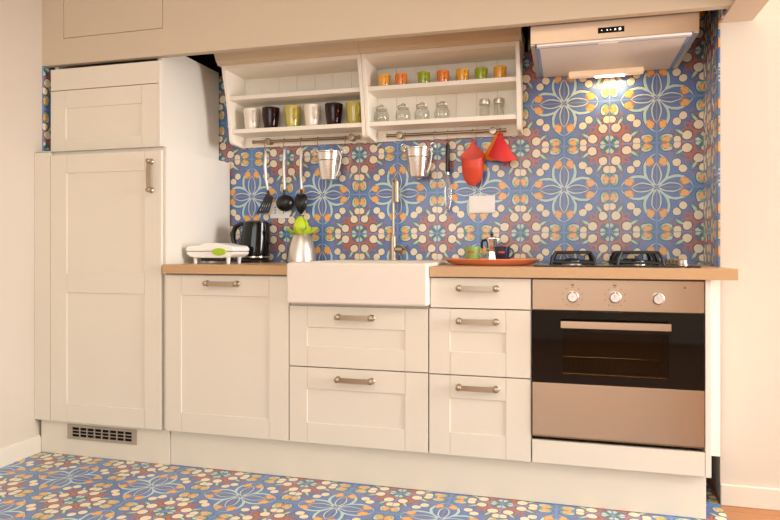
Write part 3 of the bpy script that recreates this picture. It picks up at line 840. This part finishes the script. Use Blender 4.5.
fan(((1.412, -.058, 1.520), (1.430, -.058, 1.520)), [(1.346, -.034, 1.410), (1.356, -.036, 1.395), (1.378, -.046, 1.386), (1.41, -.066, 1.385), (1.44, -.062, 1.39)], .010, .004).build('back_shell', M['orangesil'], t, angle=60)
mb = MB().tube([(1.417, -.066, 1.505), (1.418, HY, 1.500), (1.424, HY, 1.488), (1.434, HY-.004, 1.492), (1.437, -.066, 1.503), (1.428, -.066, 1.514)], .0045, 8, True)
mb.build('hanging_loop', M['siliconein'], t)

# ------------------------------------------------------------------ sockets on the tiles
t = thing('power_socket', 'pale double socket plate on the tiles behind the hanging ladle', 'socket', (.279, 0, 1.17))
MB().box(.225, .333, -.009, -.0005, 1.131, 1.215, .002).build('plate', M['white'], t)
for x in (.255, .303):
    s_ = MB().box(x-.019, x+.019, -.0112, -.0085, 1.145, 1.201, .001).build('outlet', M['white'], t)
    mb = MB()
    for dz in (-.014, 0, .014): mb.lathe([(.0034, 0), (.0034, .0006), (0, .0006)], (x, -.0111, 1.173+dz), 12, axis='y')
    mb.build('pin_hole', M['black'], s_)
t = thing('switch_plate', 'blank white cover plate on the tiles under the red pot holder', 'switch plate', (1.335, 0, 1.18))
MB().box(1.273, 1.397, -.010, -.0005, 1.143, 1.226, .0025).build('plate', M['white'], t)
MB().box(1.281, 1.389, -.0115, -.0095, 1.151, 1.218, .001).build('cover', M['white'], t)

# ------------------------------------------------------------------ on the left worktop
ZC = .902
t = thing('sandwich_maker', 'white sandwich maker with a green oval badge on the left worktop', 'sandwich maker', (.165, -.36, ZC))
X, Ya, Yb, k = .140, -.460, -.310, .82
low = [(-.150, .957), (-.146, .945), (-.122, .933), (-.07, .929), (.07, .929), (.122, .933), (.146, .945), (.150, .957)]
MB().poly([(X+a*k, z) for a, z in low], 'y', Ya, Yb, .004, 3).build('base', M['white'], t)
up = [(-.151, .959), (-.153, .972), (-.140, .983), (-.07, .988), (-.035, .998), (.045, .998), (.08, .991), (.140, .985), (.153, .974), (.151, .959)]
MB().poly([(X+a*k, z) for a, z in up], 'y', Ya-.002, Yb, .006, 3).build('lid', M['white'], t)
MB().lathe([(.036, 0), (.036, .004), (.034, .0065), (0, .0075)], (X+.050, Ya, .958), 32, sy=.46, axis='y').build('badge', M['lime'], t)
for x, y in ((X-.085, Ya+.02), (X+.085, Ya+.02), (X-.085, Yb-.03), (X+.085, Yb-.03)):
    MB().lathe([(.0075, 0), (.0085, .010), (.011, .034), (0, .034)], (x, y, ZC), 16).build('foot', M['white'], t)
MB().box(X-.06, X+.055, Ya+.02, Yb-.02, .914, .9315, .003).build('cable_store', M['black'], t)

t = thing('kettle', 'glossy black electric kettle on the left worktop by the wall', 'kettle', (.213, -.135, ZC))
KX, KY = .200, -.135
MB().lathe([(0, 0), (.080, 0), (.081, .010), (.074, .018), (0, .019)], (KX, KY, ZC+.0003), 36).build('power_base', M['black'], t)
MB().lathe([(0, .0), (.075, 0), (.0765, .006), (.0765, .03), (.074, .10), (.069, .15), (.0655, .180), (.062, .183), (0, .183)], (KX, KY, ZC+.019), 40, shear=(.07, 0)).build('body', M['blackgloss'], t)
MB().lathe([(.0775, 0), (.0778, .004), (.0775, .008)], (KX, KY, ZC+.024), 40, closed=True).build('trim_ring', M['chrome'], t)
MB().lathe([(.060, 0), (.060, .003), (.045, .008), (.014, .010), (0, .011)], (KX+.013, KY, ZC+.202), 32).build('lid', M['black'], t)
MB().tube([(KX-.035, KY, ZC+.195), (KX-.075, KY, ZC+.197), (KX-.106, KY, ZC+.182), (KX-.120, KY, ZC+.150), (KX-.119, KY, ZC+.115), (KX-.106, KY, ZC+.085), (KX-.066, KY, ZC+.068)], [.010, .011, .0125, .013, .0125, .011, .010], 14).build('handle', M['black'], t)
MB().poly([(KX+.06, ZC+.160), (KX+.090, ZC+.194), (KX+.086, ZC+.200), (KX+.05, ZC+.202)], 'y', KY-.018, KY+.018, .003).build('spout', M['blackgloss'], t)

t = thing('canister', 'satin steel canister with a lime green petal stopper left of the sink', 'canister', (.462, -.15, ZC))
CX, CY = .462, -.15
MB().lathe([(0, 0), (.070, 0), (.0735, .004), (.073, .02), (.069, .06), (.060, .10), (.048, .128), (.042, .138), (.040, .142), (0, .142)], (CX, CY, ZC+.0002), 40).build('body', M['steelv'], t)
st = MB().lathe([(0, 0), (.036, 0), (.037, .010), (.026, .020), (.025, .036), (.027, .050), (.023, .060), (.012, .068), (0, .070)], (CX, CY, ZC+.142), 24).build('stopper', M['limebright'], t)
for k in range(7):
    a = 2*PI*k/7+.3; ca, sa = math.cos(a), math.sin(a); rows = []
    for i in range(9):
        v = i/8; rr = .030+.050*v; z = ZC+.146+.003*v+.030*v*v; w = .021*math.sin(PI*(.22+.78*v))**.9+.0004
        rows.append([(CX+ca*rr-sa*w*e, CY+sa*rr+ca*w*e, z-.006*(1-e*e)) for e in (-1, -.5, 0, .5, 1)])
    MB().sheet(rows, .0028).build('petal', M['limebright'], st)
for k in range(4):
    a = 2*PI*k/4+.2; ca, sa = math.cos(a), math.sin(a); rows = []
    for i in range(8):
        v = i/7; rr = .034+.006*math.sin(PI*v)-.020*v*v; z = ZC+.150+.080*v; w = .028*math.sin(PI*(.2+.8*v))**.8+.0006
        rows.append([(CX+ca*rr*(1-.12*e*e)-sa*w*e, CY+sa*rr*(1-.12*e*e)+ca*w*e, z) for e in (-1, -.5, 0, .5, 1)])
    MB().sheet(rows, .0025).build('petal', M['limebright'], st)

# ------------------------------------------------------------------ tray and what stands on it
TX, TY = 1.416, -.33
tag(MB().lathe([(0, .0), (.150, 0), (.175, .006), (.197, .020), (.203, .0225), (.205, .0255), (.201, .0275), (.190, .022), (.168, .0105), (.150, .006), (0, .006)], (TX, TY, ZC+.0003), 56, sy=.72).build('serving_tray', M['tray']),
    'oval orange serving tray on the right worktop', 'tray')
ZT = ZC+.0066
def coffee_cup(x, y, mat, label, sl):
    s_ = MB().lathe([(0, .0), (.026, 0), (.040, .006), (.0465, .012), (.0455, .0135), (.038, .0085), (.024, .004), (0, .004)], (x-.006, y, ZT), 32).build('saucer', M['saucer'])
    tag(s_, sl, 'saucer', 'saucers on the orange tray')
    z = ZT+.0043
    t = thing('coffee_cup', label, 'cup', (x, y, z), 'coffee cups on the orange tray')
    MB().lathe([(0, 0), (.022, 0), (.025, .003), (.029, .02), (.0325, .068), (.0315, .069), (.0295, .067), (.026, .02), (.021, .005), (0, .005)], (x, y, z), 32).build('body', mat, t)
    pts = [(x+.027+.021*math.cos(q), y-.004, z+.040+.021*math.sin(q)) for q in [-PI/2+PI*i/10 for i in range(11)]]
    MB().tube(pts, .0042, 10).build('handle', mat, t)
    rows = []
    for j in range(3):
        zz = z+.040+.006*j; r = .0303+.0007*(zz-z-.040)/.02
        rows.append([(x+(r+.0004)*math.sin(q), y-(r+.0004)*math.cos(q), zz) for q in [-.42+.84*i/8 for i in range(9)]])
    MB().sheet(rows, .0006).build('printed_band', M['print'], t)
coffee_cup(1.335, -.345, M['traygreen'], 'leaf green coffee cup on the left of the orange tray', 'brown saucer under the leaf green coffee cup')
coffee_cup(1.463, -.345, M['navy'], 'navy blue coffee cup on the right of the orange tray', 'brown saucer under the navy blue coffee cup')
t = thing('moka_pot', 'small steel moka pot standing between the two cups on the tray', 'coffee pot', (1.410, -.245, ZT))
MX, MY = 1.409, -.245
MB().lathe([(0, 0), (.026, 0), (.027, .004), (.022, .05), (.0235, .054), (0, .054)], (MX, MY, ZT), 8).build('boiler', M['chrome'], t, angle=20)
MB().lathe([(0, 0), (.0235, 0), (.020, .006), (.027, .052), (.026, .053), (0, .053)], (MX, MY, ZT+.054), 8).build('top_chamber', M['chrome'], t, angle=20)
ld = MB().lathe([(.027, 0), (.027, .003), (.010, .013), (0, .014)], (MX, MY, ZT+.107), 8).build('lid', M['chrome'], t, angle=20)
MB().lathe([(.004, 0), (.0075, .006), (.0065, .016), (0, .018)], (MX, MY, ZT+.119), 12).build('lid_knob', M['black'], ld)
MB().tube([(MX-.020, MY, ZT+.103), (MX-.040, MY-.006, ZT+.100), (MX-.045, MY-.007, ZT+.085), (MX-.042, MY-.006, ZT+.062)], [.005, .006, .006, .005], 8).build('handle', M['black'], t)
MB().poly([(MX+.018, ZT+.085), (MX+.036, ZT+.108), (MX+.018, ZT+.108)], 'y', MY-.008, MY+.008, .001).build('spout', M['chrome'], t)

# ------------------------------------------------------------------ light
def area(name, loc, target, sx, sy, power, rgb):
    l = bpy.data.lights.new(name, 'AREA'); l.shape = 'RECTANGLE'; l.size = sx; l.size_y = sy; l.energy = power
    l.color = lin(rgb)[:3]
    o = bpy.data.objects.new(name, l); COL.objects.link(o); o.location = loc
    o.rotation_euler = (Vector(target)-Vector(loc)).to_track_quat('-Z', 'Y').to_euler()
    return o
area('daylight_side_window', (RX-.02, -1.28, 1.45), (0, -1.0, 1.2), 1.5, 1.8, 225, (252, 250, 250))
area('rear_fill_light', (1.3, RY+.03, 1.55), (1.1, 0, 1.2), 3.2, 1.25, 50, (252, 252, 249))  # unseen broad panel added as frontal fill for fronts and shelves
area('ceiling_fill_light', (1.4, -2.6, HC-.03), (1.4, -2.6, 0), 1.2, 1.2, 14, (255, 248, 236))  # unseen overhead panel added as weak warm fill
area('hood_lamp', (1.91, -.065, 1.738), (1.90, -.05, 1.2), .16, .03, 1.0, (255, 215, 160))
w = bpy.data.worlds.new('sky'); SC.world = w; w.use_nodes = True
w.node_tree.nodes['Background'].inputs[0].default_value = lin((225, 235, 250)); w.node_tree.nodes['Background'].inputs[1].default_value = 1.0

# ------------------------------------------------------------------ camera
cd = bpy.data.cameras.new('camera'); cam = bpy.data.objects.new('camera', cd); COL.objects.link(cam)
cd.sensor_width = 36.0; cd.lens = 643.25/780*36.0; cd.shift_y = -(260-248.4)/780; cd.clip_start = .05
cam.location = (1.729, -3.0963, .9731); cam.rotation_euler = (PI/2, 0, .268956)
SC.camera = cam
SC.view_settings.view_transform = 'Standard'; SC.view_settings.look = 'None'
SC.view_settings.gamma = 1.0; SC.view_settings.use_curve_mapping = False
SC.view_settings.exposure = 0.0
